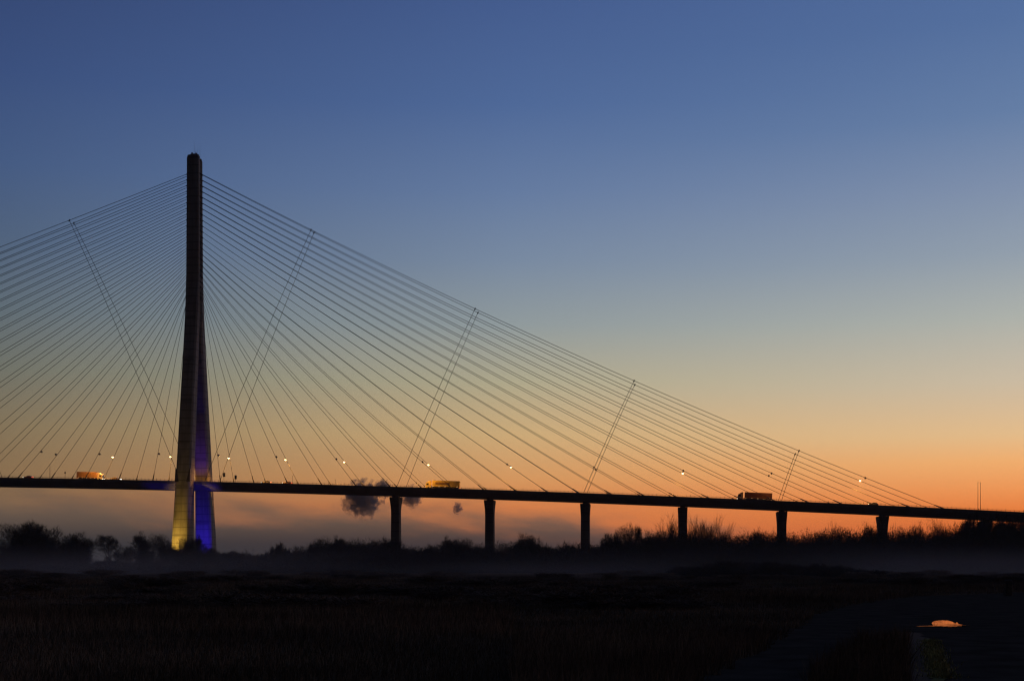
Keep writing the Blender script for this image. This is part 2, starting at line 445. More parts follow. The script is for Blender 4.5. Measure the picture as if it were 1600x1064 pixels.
# ------------------------------------------------------------------ vehicles
def wheel(mb_parent, x, y, r=0.5, w=0.3):
    t = MB(); n = 18; rings = []
    for yy, rr in ((-w / 2, r * 0.93), (-w / 2 + 0.04, r), (w / 2 - 0.04, r), (w / 2, r * 0.93)):
        rings.append([(x + rr * math.cos(2 * math.pi * j / n), y + yy, r + rr * math.sin(2 * math.pi * j / n)) for j in range(n)])
    t.loft(rings); wo = t.build('wheel', M['rubber'], mb_parent)
    q = MB(); rings = []
    for yy in (-w / 2 - 0.02, w / 2 + 0.02):
        rings.append([(x + r * 0.55 * math.cos(2 * math.pi * j / 12), y + yy, r + r * 0.55 * math.sin(2 * math.pi * j / 12)) for j in range(12)])
    q.loft(rings); q.build('rim', M['rail'], wo)
def lorry(s, t, face, length, boxcol, cabcol, label, boxh=3.95, stripe=None):
    """face +1 drives towards +s"""
    z = deck_z(s) + ROAD + 0.05
    r = empty('lorry', to_world(s, t, z), -TH + (0 if face > 0 else math.pi)); tag(r, label, 'lorry')
    slope = math.atan((deck_z(s + 3) - deck_z(s - 3)) / 6)
    r.rotation_euler = (0, -slope * face, -TH + (0 if face > 0 else math.pi))
    bm = mat('trailer_paint', boxcol, 0.55, noise=0.18, nscale=0.7); cm = mat('cab_paint', cabcol, 0.45, noise=0.1, nscale=1)
    h = length / 2; cab0 = h - 2.35
    b = MB(); b.loft([chamfer_rect(-h, cab0 - 0.75, -1.27, 1.27, 0.06, 1.15), chamfer_rect(-h, cab0 - 0.75, -1.27, 1.27, 0.06, boxh)])
    for k in range(1, 8):
        x = -h + k * (cab0 - 0.75 + h) / 8; b.box(x - 0.03, x + 0.03, -1.3, 1.3, 1.2, boxh - 0.05)
    tr = b.build('trailer', bm, r)
    if stripe:
        sm = mat('trailer_band', stripe, 0.6, noise=0.2, nscale=1); sb = MB()
        for y in (-1.315, 1.285): sb.box(-h + (cab0 + h) * 0.35, cab0 - 2.2, y, y + 0.03, 2.2, 3.2)
        sb.build('side_band', sm, tr)
    c = MB(); prof = [(cab0, 0.55), (h, 0.55), (h + 0.02, 1.5), (h - 0.22, 2.75), (h - 0.75, 3.05), (h - 1.5, 3.65), (cab0, 3.7)]
    c.loft([[(x, y, zz) for x, zz in prof] for y in (-1.22, 1.22)])
    co = c.build('cab', cm, r)
    g = MB(); g.add([(h + 0.035, -1.0, 1.62), (h + 0.035, 1.0, 1.62), (h - 0.16, 1.0, 2.68), (h - 0.16, -1.0, 2.68)], [(0, 1, 2, 3)])
    for y in (-1.235, 1.235): g.add([(h - 1.45, y, 1.75), (h - 0.3, y, 1.75), (h - 0.45, y, 2.6), (h - 1.45, y, 2.6)], [(0, 1, 2, 3)])
    g.build('window', M['glass'], co)
    ch = MB(); ch.box(-h + 0.2, h - 0.5, -0.5, 0.5, 0.75, 1.12)
    for y in (-1.2, 1.12): ch.box(-h + 3.6, cab0 - 2.0, y, y + 0.08, 0.5, 1.0)
    ch.build('chassis', M['steel'], r)
    for x in (-h + 1.2, -h + 2.5, -h + 3.8 if length > 13 else h - 4.1, h - 1.3, h - 4.3 if length > 13 else -h + 1.2):
        for y in (-1.08, 1.08):
            if (x, y) in seen: continue
            seen.add((x, y)); wheel(r, x, y)
    seen.clear()
    hl = mat('headlamp_lit', (0.9, 0.85, 0.7), 0.3, emit=(1, 0.85, 0.6), estr=6); tl = mat('tail_lamp_lit', (0.5, 0.03, 0.02), 0.3, emit=(1, 0.08, 0.03), estr=2.5)
    for y in (-0.95, 0.95):
        q = MB(); q.box(h + 0.0, h + 0.06, y - 0.18, y + 0.18, 0.75, 0.98); q.build('headlight', hl, co)
        q = MB(); q.box(-h - 0.05, -h + 0.02, y - 0.2, y + 0.2, 0.95, 1.1); q.build('tail_light', tl, tr)
    mk_ = mat('side_marker_lit', (0.9, 0.5, 0.2), 0.3, emit=(1, 0.6, 0.25), estr=5)
    for x in np.linspace(-h + 1.0, cab0 - 1.2, 5):
        for y in (-1.30, 1.27):
            q = MB(); q.box(x - 0.12, x + 0.12, y, y + 0.03, 1.16, 1.26); q.build('marker_light', mk_, tr)
    return r
seen = set()
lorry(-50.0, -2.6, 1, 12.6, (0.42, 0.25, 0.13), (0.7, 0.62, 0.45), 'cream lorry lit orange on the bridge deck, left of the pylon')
lorry(118.3, -3.4, -1, 15.6, (0.75, 0.60, 0.16), (0.78, 0.64, 0.22), 'bright yellow articulated lorry above the first pier', stripe=(0.28, 0.18, 0.06))
lorry(258.0, -2.4, -1, 15.0, (0.20, 0.09, 0.05), (0.62, 0.50, 0.38), 'dark brown box lorry with a pale cab near the fifth pier', stripe=(0.15, 0.06, 0.035), boxh=3.8)

def car(s, t, face, col, label):
    z = deck_z(s) + ROAD + 0.05; slope = math.atan((deck_z(s + 3) - deck_z(s - 3)) / 6)
    r = empty('car', to_world(s, t, z)); r.rotation_euler = (0, -slope * face, -TH + (0 if face > 0 else math.pi)); tag(r, label, 'car')
    pm = mat('car_paint', col, 0.35, noise=0.06, nscale=1, spec=0.5)
    b = MB(); xs = [(-2.15, 0.35, 0.95, .80), (-2.1, 0.3, 1.05, .86), (-1.6, 0.25, 1.08, .9), (0.7, 0.25, 1.0, .9), (1.7, 0.28, 0.9, .88), (2.1, 0.32, 0.75, .8), (2.18, 0.4, 0.62, .72)]
    b.loft([[(x, -w, z0), (x, w, z0), (x, w, z1 - 0.12), (x, w * 0.9, z1), (x, -w * 0.9, z1), (x, -w, z1 - 0.12)] for x, z0, z1, w in xs])
    body = b.build('body', pm, r)
    g = MB(); g.loft([[(x, -w, z0), (x, w, z0)][::1] + [(x1, w1, z1), (x1, -w1, z1)] for x, w, z0, x1, w1, z1 in ((-1.9, .78, 1.02, -1.35, .62, 1.44), (0.95, .78, .98, 0.2, .62, 1.45))])
    g.build('window', M['glass'], r)
    q = MB(); q.loft([chamfer_rect(-1.4, 0.25, -0.64, 0.64, 0.1, 1.44), chamfer_rect(-1.25, 0.1, -0.56, 0.56, 0.1, 1.49)]); q.build('roof', pm, body)
    for x in (-1.35, 1.35):
        for y in (-0.8, 0.8): wheel(r, x, y, 0.32, 0.2)
    hl = mat('headlamp_lit', (0.9, 0.85, 0.7), 0.3, emit=(1, 0.9, 0.7), estr=9); tl = mat('tail_lamp_lit', (0.5, 0.03, 0.02), 0.3, emit=(1, 0.1, 0.04), estr=5)
    for y in (-0.6, 0.6):
        a = MB(); a.box(2.08, 2.2, y - 0.16, y + 0.16, 0.58, 0.74); a.build('headlight', hl, body)
        a = MB(); a.box(-2.2, -2.1, y - 0.18, y + 0.18, 0.78, 0.95); a.build('tail_light', tl, body)
car(-79, -6.2, -1, (0.45, 0.10, 0.07), 'red car near the left end of the bridge deck')
car(-35.5, -6.4, 1, (0.55, 0.4, 0.3), 'pale car just ahead of the orange lit lorry')
car(36.5, -6.2, -1, (0.7, 0.68, 0.62), 'white car on the deck right of the pylon')
car(46.5, -6.4, -1, (0.4, 0.12, 0.08), 'dark red car following the white car right of the pylon')
car(308.5, -6.3, -1, (0.08, 0.08, 0.09), 'black car above the sixth pier, rightmost vehicle')

# ------------------------------------------------------------------ poles, signals on the deck
def deck_pole(s, t, h, label, cat, name, style):
    z = deck_z(s) + ROAD
    r = empty(name, to_world(s, t, z), -TH); tag(r, label, cat)
    mb = MB(); mb.tube([(0, 0, 0), (0, 0, h)], [0.13 if h > 6 else 0.07, 0.07 if h > 6 else 0.06], 8); mb.box(-0.2, 0.2, -0.2, 0.2, 0, 0.12); mb.build('pole', M['steel'], r)
    q = MB()
    if style == 'lamp':
        q.loft([chamfer_rect(-0.2, 0.2, -0.75, 0.35, 0.1, h - 0.02), chamfer_rect(-0.15, 0.15, -0.6, 0.25, 0.08, h + 0.16)]); q.build('lamp_head', M['steel'], r)
    elif style == 'signal':
        q.box(-0.42, 0.42, -0.12, 0.12, h - 1.5, h + 0.35); q.build('signal_head', M['steel'], r)
        for k in range(3):
            v = MB(); zz = h + 0.02 - k * 0.58
            v.loft([[(0.42 + dx, 0.0 + 0.2 * math.cos(a), zz + 0.2 * math.sin(a)) for a in np.linspace(0, 2 * math.pi, 10, endpoint=False)] for dx in (0, 0.24)])
            v.build('hood', M['steel'], r)
    elif style == 'disc':
        n = 16; q.loft([[(0.42 * math.cos(2 * math.pi * j / n), y, h + 0.2 + 0.42 * math.sin(2 * math.pi * j / n)) for j in range(n)] for y in (-0.1, -0.06)]); q.build('sign_plate', M['rail'], r)
    else:
        q.box(-0.12, 0.12, -0.12, 0.12, h, h + 0.22); q.build('cap', M['steel'], r)
deck_pole(352.9, -9.0, 12.0, 'left hand of two tall thin lamp posts at the right end of the deck', 'lamp post', 'lamp_post', 'lamp')
deck_pole(356.2, 9.2, 13.4, 'right hand, taller of two thin lamp posts at the right end of the deck', 'lamp post', 'lamp_post', 'lamp')
deck_pole(17.4, -9.1, 4.2, 'dark traffic signal on a short post, the one nearer the pylon', 'traffic signal', 'traffic_signal', 'signal')
deck_pole(22.9, -9.1, 3.2, 'dark traffic signal on a shorter post, right of the other signal', 'traffic signal', 'traffic_signal', 'signal')
deck_pole(-66.8, -9.0, 6.9, 'plain thin pole left of the orange lit lorry', 'pole', 'pole', 'cap')
deck_pole(-59.3, -9.0, 2.9, 'small round sign on a post just behind the orange lit lorry', 'sign', 'road_sign', 'disc')
deck_pole(49.8, -9.2, 3.6, 'slim short marker pole on the deck right of the white car', 'pole', 'pole', 'cap')
deck_pole(69.8, -9.2, 2.6, 'lowest marker pole on the deck, before the first pier', 'pole', 'pole', 'cap')

# ------------------------------------------------------------------ floodlights at the foot of the pylon
def flood(s, t, z, target, col, energy, size, label, rr=0.5):
    p = to_world(s, t, z); q = to_world(*target)
    r = empty('floodlight', p, 0); tag(r, label, 'floodlight', 'floodlights at the pylon foot')
    d = (q - p).normalized(); rot = d.to_track_quat('-Z', 'Y')
    r.rotation_mode = 'QUATERNION'; r.rotation_quaternion = rot
    h = MB(); h.loft([chamfer_rect(-0.3, 0.3, -0.3, 0.3, 0.05, 0.5), chamfer_rect(-0.45, 0.45, -0.4, 0.4, 0.05, 0.05)])
    h.build('housing', M['steel'], r)
    g = MB(); g.box(-0.4, 0.4, -0.35, 0.35, 0.0, 0.045); g.build('lens', mat('flood_lens_lit', col, 0.3, emit=col, estr=4), r)
    b = MB(); b.tube([(-0.5, 0, 0.25), (0.5, 0, 0.25)], 0.05, 6); b.build('bracket', M['steel'], r)
    ld = bpy.data.lights.new('flood_light', 'SPOT'); ld.energy = energy; ld.color = col; ld.spot_size = R(size); ld.spot_blend = 0.9; ld.shadow_soft_size = rr
    lo = bpy.data.objects.new('flood_light', ld); C.objects.link(lo); lo.parent = r; lo.location = (0, 0, -0.05)
YEL = (1.0, 0.56, 0.075); BLU = (0.045, 0.02, 1.0); VIO = (0.16, 0.02, 1.0)
flood(-3.4, -28, 2.4, (-1.6, -17.5, 17), YEL, 72000, 40, 'yellow floodlight on the left, in front of the near pylon leg')
flood(0.6, -31, 2.4, (-0.3, -14.0, 52), YEL, 34000, 26, 'yellow floodlight on the right, in front of the near pylon leg')
flood(-2.0, -5.5, 2.4, (0, 13, 18), BLU, 19000, 80, 'left hand blue floodlight between the two pylon legs')
flood(2.5, -5.5, 2.4, (0, 11, 30), BLU, 22000, 66, 'right hand blue floodlight between the two pylon legs')
flood(11.0, -30, 2.4, (7.5, -9, 42), BLU, 26000, 26, 'blue floodlight right of the near leg, aimed up at the deck edge')
flood(-12.0, -30, 2.4, (-11, -9, 42), BLU, 14000, 34, 'weak blue floodlight left of the near leg, aimed up at the deck edge')
flood(0.0, -7.5, 44.0, (0, 10.0, 60), VIO, 5500, 76, 'violet floodlight on the deck beside the near pylon leg')

# ------------------------------------------------------------------ trees
def ribbons(P, D, Lh, W, rng):
    """thin flat twigs: P base (n,3), D dir, L length, W width -> tapered triangles"""
    n = len(P)
    side = np.cross(D, rng.normal(size=(n, 3))); side /= np.linalg.norm(side, axis=1, keepdims=True) + 1e-9
    a = P - side * (W / 2)[:, None]; b = P + side * (W / 2)[:, None]; c = P + D * Lh[:, None]
    c[:, 2] += 0.06 * Lh
    V = np.stack([a, b, c], 1).reshape(-1, 3); F = np.arange(3 * n).reshape(-1, 3)
    return V, F
def make_tree(seed, H, crown_w, crown_base, stems=1, dens=1.0, up=0.35, tw=0.07, levels=4, twl=1.5, spread=0.6, fill=0, dome=False, trunk=0.022):
    """returns trunk mesh builder and crown arrays; H height, crown width, crown_base = fraction where the crown starts"""
    rnd = random.Random(seed); rng = np.random.default_rng(seed)
    mb = MB(); mb.smooth = True; TP = []; TD = []
    ctr = Vector((0, 0, H * (crown_base + 1) / 2)); rx = crown_w / 2; rz = H * (1 - crown_base) / 2
    def inside(p):
        q = p - ctr; return (q.x / rx) ** 2 + (q.y / rx) ** 2 + (q.z / rz) ** 2
    def grow(p, d, L, r, lev):
        n = 4 if lev == 0 else 3; pts = [p.copy()]; rad = [r]; q = p.copy(); dd = d.copy()
        for i in range(n):
            dd = (dd + Vector((rnd.gauss(0, .14), rnd.gauss(0, .14), rnd.gauss(0, .08) + 0.05 * up))).normalized()
            q = q + dd * (L / n); pts.append(q.copy()); rad.append(r * (1 - 0.5 * (i + 1) / n))
        mb.tube(pts, rad, 6 if lev < 2 else (4 if lev == 2 else 3), cap=False)
        if lev >= 2:
            for i in range(1, len(pts)):
                for _ in range(2): TP.append(tuple(pts[i])); TD.append(tuple(dd))
        if lev >= levels or L < 0.6: 
            for _ in range(3): TP.append(tuple(q)); TD.append(tuple(dd))
            return
        nb = rnd.choice((3, 4)) if lev else rnd.choice((4, 5))
        for b in range(nb):
            i = rnd.randint(1 if lev else 2, n); base = pts[i]; last = (b == 0)
            if last: base = pts[-1]
            ax = Vector((rnd.gauss(0, 1), rnd.gauss(0, 1), rnd.gauss(0, .6))).normalized()
            k = 0.25 if last else spread
            nd = (dd + ax * k * 1.5 + Vector((0, 0, up * 0.5))).normalized()
            nl = L * rnd.uniform(0.6, 0.82)
            if inside(base + nd * nl) > 1.25: nl *= 0.55
            grow(base, nd, nl, rad[i] * 0.62, lev + 1)
    for sidx in range(stems):
        a = rnd.uniform(0, 6.28); off = 0 if stems == 1 else rnd.uniform(0.1, 0.7)
        tilt = 0.05 if stems == 1 else rnd.uniform(0.15, 0.55)
        grow(Vector((off * math.cos(a), off * math.sin(a), -0.3)), Vector((math.cos(a) * tilt, math.sin(a) * tilt, 1)).normalized(),
             H * max(crown_base, 0.18) * 1.15 + H * 0.08, H * trunk / (1 if stems == 1 else 1.5), 0)
    P = np.array(TP); D = np.array(TD)
    # squash to crown envelope
    k = int(np.ceil(dens * 3200 / max(len(P), 1))); P = np.repeat(P, k, 0); D = np.repeat(D, k, 0)
    n = len(P); P = P + rng.normal(size=(n, 3)) * 0.32
    D = D + rng.normal(size=(n, 3)) * 0.75 + np.array([0, 0, up]); D /= np.linalg.norm(D, axis=1, keepdims=True)
    Ls = rng.uniform(0.5, 1.0, n) * twl; W = rng.uniform(0.6, 1.3, n) * tw
    V, F = ribbons(P, D, Ls, W, rng)
    # fine outer twigs pointing outwards, clumped into lobes
    if fill:
        k0 = np.array([crown_w * 0.43 / np.percentile(np.abs(V[:, 0]), 98), crown_w * 0.43 / np.percentile(np.abs(V[:, 1]), 98), H * 0.93 / np.percentile(V[:, 2], 99.3)])
        V = V * k0; mb.v = [(x * k0[0], y * k0[1], z * k0[2]) for x, y, z in mb.v]
        nl = 26; la = rng.normal(size=(nl, 3)); la /= np.linalg.norm(la, axis=1, keepdims=True); lr = rng.uniform(0.26, 0.42, nl)
        lc = la * (0.98 - lr)[:, None]; pick = rng.integers(0, nl, fill); q = rng.normal(size=(fill, 3)); q /= np.linalg.norm(q, axis=1, keepdims=True)
        rad = (rng.random(fill) ** 0.4)[:, None]; q = lc[pick] + q * rad * lr[pick][:, None]
        core = rng.random(fill) < 0.25; q[core] = rng.normal(size=(core.sum(), 3)) * 0.26
        if dome: q[:, 2] = np.abs(q[:, 2]) * 1.85 - 0.98
        zc = H * (0.5 + crown_base * 0.4); hz = H * 0.5 * (1.04 - crown_base * 0.8)
        Pf = q * np.array([crown_w / 2, crown_w / 2, hz]) + np.array([0, 0, zc]); ok = Pf[:, 2] > 0.0; Pf = Pf[ok]; qd = q[ok]
        Df = qd / (np.linalg.norm(qd, axis=1, keepdims=True) + 0.2) + rng.normal(size=Pf.shape) * 0.45 + np.array([0, 0, 0.35]); Df /= np.linalg.norm(Df, axis=1, keepdims=True)
        m_ = len(Pf); Vf, Ff = ribbons(Pf, Df, rng.uniform(0.5, 1.0, m_) * twl * 0.65, rng.uniform(0.6, 1.2, m_) * tw, rng)
        F = np.concatenate([F, Ff + len(V)]); V = np.concatenate([V, Vf])
    # normalise to wanted size
    zmax = np.percentile(V[:, 2], 98.6); xr = np.percentile(np.abs(V[:, 0]), 95); yr = np.percentile(np.abs(V[:, 1]), 95)
    sc = np.array([crown_w / 2 / xr, crown_w / 2 / yr, H / zmax]); V = V * sc
    mb.v = [(x * sc[0], y * sc[1], z * sc[2]) for x, y, z in mb.v]
    return mb, V, F

PROTO = {}
prng = random.Random(2)
def proto(key, **kw):
    mb, V, F = make_tree(**kw); PROTO[key] = dict(trunk=mb.mesh('trunk', M['bark']), crown=mesh_np('crown', V, F, M['twig']), V=V, F=F, H=kw['H'], W=kw['crown_w'], tv=np.array(mb.v), tf=mb.f)
proto('broad', seed=3, H=16, crown_w=18, crown_base=0.12, stems=4, dens=4,fill=20000, up=0.3, tw=0.085, twl=1.5, spread=0.75)
proto('round', seed=8, H=13, crown_w=13, crown_base=0.08, stems=3, dens=3.3,fill=14000, up=0.35, tw=0.085, twl=1.3, spread=0.7)
proto('oak', seed=15, H=15, crown_w=14, crown_base=0.2, stems=2, dens=3,fill=12000, up=0.3, tw=0.08, twl=1.3)
proto('fan', seed=21, H=15, crown_w=12, crown_base=0.36, stems=3, dens=1.8, up=0.45, tw=0.08, twl=1.3, spread=0.6)
proto('thin', seed=33, H=12, crown_w=7, crown_base=0.2, stems=2, dens=0.9, up=0.6, tw=0.07, twl=1.2, spread=0.5)
proto('bare', seed=41, H=14, crown_w=11, crown_base=0.15, stems=5, dens=0.3, up=0.5, tw=0.05, twl=2.2, spread=0.5, levels=3, trunk=0.011)
proto('bush', seed=52, H=7, crown_w=8, crown_base=0.05, stems=5, dens=3,fill=8000, up=0.5, tw=0.08, twl=1.2, spread=0.7, levels=3, dome=True)
proto('spire', seed=61, H=11, crown_w=5, crown_base=0.1, stems=2, dens=1.8, up=0.8, tw=0.075, twl=1.1, spread=0.45)

FPX = 1991.3
def at(px, Y): return (px - 800) / FPX * Y
def h_at(py, Y): return (888 - py) / FPX * Y + CAM_H
tree_rnd = random.Random(5)
def tree(key, px, ptop, wpx, Y, label, cat='tree', name=None, group='trees in front of the bridge'):
    p = PROTO[key]; H = h_at(ptop, Y); W = wpx / FPX * Y
    r = empty(name or ('bush' if key == 'bush' else 'bare_tree'), (at(px, Y), Y, ground_z(at(px, Y), Y)), tree_rnd.uniform(0, 6.28))
    r.scale = (W / p['W'], W / p['W'], H / p['H'])
    tag(r, label, cat, group)
    link('trunk', p['trunk'], r); link('crown', p['crown'], r)
    return r
# ------------------------------------------------------------------ ground
def ground_z(x, y):
    return 0.25 * math.sin(x * 0.021 + 1) * math.sin(y * 0.017) * min(1.0, max(0.0, (y - 120) / 150.0))
def ground():
    nx, ny = 120, 140
    xs = np.sign(np.linspace(-1, 1, nx)) * np.abs(np.linspace(-1, 1, nx)) ** 2.6 * 6000
    ys = -400 + (np.linspace(0, 1, ny) ** 2.6) * 9000
    V = [(x, y, ground_z(x, y) if y < 700 and abs(x) < 800 else 0.0) for y in ys for x in xs]
    F = [(j * nx + i, j * nx + i + 1, (j + 1) * nx + i + 1, (j + 1) * nx + i) for j in range(ny - 1) for i in range(nx - 1)]
    me = bpy.data.meshes.new('ground'); me.from_pydata(V, [], F); me.polygons.foreach_set('use_smooth', [True] * len(F))
    m = mat('rough_pasture', (0.15, 0.10, 0.07), 1.0, nscale=0.05, bump=0.5, col2=(0.06, 0.055, 0.03), spec=0.0)
    me.materials.append(m); o = link('ground', me); tag(o, kind='structure')
ground()
def sheet(name, pts, z, material, kind='structure', label=None, cat=None, hole=None):
    me = bpy.data.meshes.new(name); me.from_pydata([(x, y, z) for x, y in pts], [], [tuple(range(len(pts)))]); me.materials.append(material)
    o = link(name, me); tag(o, label, cat, kind=kind); return o
def gp(px, py):
    Y = CAM_H * FPX / (py - 888); return (at(px, Y), Y)
def rough(poly, amp, step=0.5):
    rn = random.Random(3); out = []
    for (x0, y0), (x1, y1) in zip(poly, poly[1:] + poly[:1]):
        L = math.hypot(x1 - x0, y1 - y0); n = max(1, min(60, int(L / step)))
        for i in range(n):
            u = i / n; out.append((x0 + (x1 - x0) * u + rn.uniform(-amp, amp), y0 + (y1 - y0) * u + rn.uniform(-amp, amp) * 0.5))
    return out
M['track'] = mat('wet_gravel_track', (0.085, 0.068, 0.052), 1.0, noise=0.4, nscale=1.2, bump=0.5, spec=0.0)
M['verge'] = mat('verge_grass', (0.40, 0.37, 0.16), 1.0, noise=0.4, nscale=3, spec=0.0)
M['dry'] = mat('dry_grass', (0.27, 0.19, 0.13), 1.0, noise=0.65, nscale=0.12, spec=0.0)
trk = rough([gp(*p) for p in [(1000, 1200), (1090, 1064), (1180, 1020), (1240, 985), (1275, 960), (1330, 945), (1430, 932), (1600, 926), (1900, 924), (1900, 1000), (1900, 1200)]], 0.25)
sheet('track', trk, 0.02, M['track'])
isl = rough([gp(*p) for p in [(1250, 1180), (1262, 1064), (1300, 1030), (1345, 1000), (1400, 988), (1440, 990), (1458, 1010), (1462, 1040), (1468, 1064), (1480, 1180)]], 0.12)
sheet('grass_island', isl, 0.032, M['dry'])

ver = rough([gp(*p) for p in [(1448, 1000), (1456, 1001), (1464, 1018), (1468, 1040), (1476, 1064), (1490, 1110), (1462, 1110), (1455, 1064), (1452, 1040), (1450, 1018)]], 0.04, 0.2)
M['moss'] = mat('mossy_verge', (0.26, 0.23, 0.09), 1.0, noise=0.6, nscale=2.0, bump=0.6, spec=0.0)
sheet('grass_verge', ver, 0.04, M['moss'])
# puddle: irregular outline with a long thin tail of wet ground each side
M['water'] = mat('puddle_water', (0.01, 0.01, 0.012), 0.02, spec=0.5)
nt = M['water'].node_tree; b = nt.nodes['Principled BSDF']; b.inputs['IOR'].default_value = 1.33
tcw = nt.nodes.new('ShaderNodeTexCoord'); nw = nt.nodes.new('ShaderNodeTexNoise'); nw.inputs['Scale'].default_value = 2.2; nw.inputs['Detail'].default_value = 3
mpw = nt.nodes.new('ShaderNodeMapping'); mpw.inputs['Scale'].default_value = (3.0, 0.35, 1)
bw = nt.nodes.new('ShaderNodeBump'); bw.inputs['Strength'].default_value = 0.012; bw.inputs['Distance'].default_value = 0.05
nt.links.new(tcw.outputs['Object'], mpw.inputs[0]); nt.links.new(mpw.outputs[0], nw.inputs['Vector']); nt.links.new(nw.outputs['Fac'], bw.inputs['Height']); nt.links.new(bw.outputs[0], b.inputs['Normal'])
pud = [(1455, 975), (1461, 971), (1470, 970.2), (1482, 970.6), (1489, 973), (1492, 975.2), (1495, 973.6), (1499, 976.5), (1507, 978.4), (1520, 978.4), (1507, 979.2), (1494, 980.6), (1480, 981), (1466, 980), (1455, 979.8), (1430, 979.75), (1447, 979.45), (1458, 979.0)]
rn = random.Random(8); cl = MB()
M['mud'] = mat('mud', (0.05, 0.042, 0.035), 0.9, noise=0.4, nscale=9, bump=0.4)
for i in range(12):
    x0, y0 = gp(*pud[rn.randrange(len(pud))]); x0 += rn.gauss(0, 0.05); y0 += rn.gauss(0, 0.25); rr_ = rn.uniform(0.008, 0.022)
    cl.loft([[(x0 + q * rr_ * math.cos(a) * 1.4, y0 + q * rr_ * math.sin(a) * 2, z) for a in np.linspace(0, 2 * math.pi, 7, endpoint=False)] for q, z in ((1, 0.03), (0.85, 0.03 + rr_ * 0.5), (0.3, 0.03 + rr_ * 0.8))])
tag(cl.build('mud_clods', M['mud']), 'small mud clods round the edge of the puddle', 'mud', kind='stuff')
pq = []
for (xa, ya), (xb, yb) in zip(pud, pud[1:] + pud[:1]):
    for k in range(3):
        u = k / 3; pq.append((xa + (xb - xa) * u + rn.uniform(-0.9, 0.9), ya + (yb - ya) * u + (rn.uniform(-0.35, 0.35) if 1456 < xa < 1500 else rn.uniform(-0.1, 0.1))))
po = sheet('puddle', [gp(*p) for p in pq], 0.034, M['water'])

# ------------------------------------------------------------------ individual trees (left group in front of the pylon, then along the bridge)
tree('broad', 34, 822, 86, 420, 'broad dark round crowned tree at the left edge of the picture')
tree('round', -66, 832, 70, 430, 'tree cut off by the left edge of the picture')
tree('round', 111, 839, 54, 430, 'dense rounded tree, second from the left edge')
tree('fan', 167, 836, 56, 440, 'open fan shaped bare tree with forked trunk, third from the left')
tree('bush', 170, 876, 40, 432, 'low dark bush under the open fan shaped tree', 'bush')
tree('thin', 200, 852, 34, 450, 'faint thin tree right of the open fan shaped tree')
tree('oak', 238, 837, 54, 435, 'tree with a flat rounded crown just left of the yellow pylon leg')
tree('oak', 297, 842, 44, 420, 'dark tree standing in front of the yellow pylon leg')
tree('fan', 269, 858, 20, 425, 'thin bare sapling at the left foot of the yellow pylon leg')
tree('fan', 320, 855, 40, 425, 'thin tree standing in front of the blue pylon leg')
tree('round', 352, 864, 58, 425, 'low bushy tree just right of the blue pylon leg')
tree('thin', 386, 862, 26, 440, 'slim twiggy tree between the pylon and the pointed tree')
tree('spire', 438, 850, 24, 430, 'pointed small tree right of the pylon, taller than the scrub round it')
tree('thin', 466, 861, 26, 436, 'wispy tree right of the pointed small tree')
tree('oak', 510, 843, 48, 430, 'spreading tree midway between the pylon and the first pier')
tree('round', 548, 850, 44, 435, 'domed tree right of the spreading tree, left of the first pier')
tree('round', 598, 847, 54, 430, 'dense tree just left of the first pier')
tree('thin', 642, 856, 36, 430, 'thin misty tree just right of the first pier')
tree('round', 676, 856, 22, 425, 'small rounded tree left of the domed tree by the second pier')
tree('oak', 714, 845, 60, 425, 'wide domed tree left of the second pier')
tree('spire', 752, 858, 26, 430, 'small tree at the left of the second pier foot')
tree('round', 825, 842, 42, 425, 'dense round topped tree between the second and third piers')
tree('thin', 884, 856, 44, 430, 'wispy tree just left of the third pier')
tree('spire', 952, 838, 26, 430, 'narrow tree left of the tall pointed tree, right of the third pier')
tree('oak', 979, 826, 34, 430, 'tall pointed twiggy tree right of the third pier')
tree('round', 1021, 838, 42, 430, 'dome shaped dark tree left of the fourth pier')
tree('bare', 1046, 812, 40, 470, 'bare fan of branches just left of the fourth pier')
tree('bare', 1086, 811, 36, 470, 'bare tree just right of the fourth pier, first of three')
tree('bare', 1110, 812, 38, 475, 'bare tree right of the fourth pier, middle of three')
tree('bare', 1132, 822, 30, 470, 'bare tree right of the fourth pier, last and lowest of three')
tree('thin', 1183, 830, 26, 480, 'small flat topped tree left of the fifth pier')
tree('bare', 1304, 819, 20, 480, 'upright bare tree midway between the fifth and sixth piers')
tree('thin', 1362, 822, 30, 480, 'twiggy tree just left of the sixth pier')
tree('thin', 1434, 821, 32, 480, 'loose crowned tree right of the sixth pier')
tree('bare', 1468, 812, 34, 475, 'tall round crowned tree left of the last pier')
tree('round', 1510, 820, 34, 475, 'low rounded tree between the tall round tree and the last pier')
tree('oak', 1524, 811, 34, 480, 'tree reaching the deck just left of the last pier')
tree('round', 1556, 814, 44, 470, 'dark tree just right of the last pier')
tree('oak', 1594, 815, 50, 475, 'tree at the right edge of the picture')

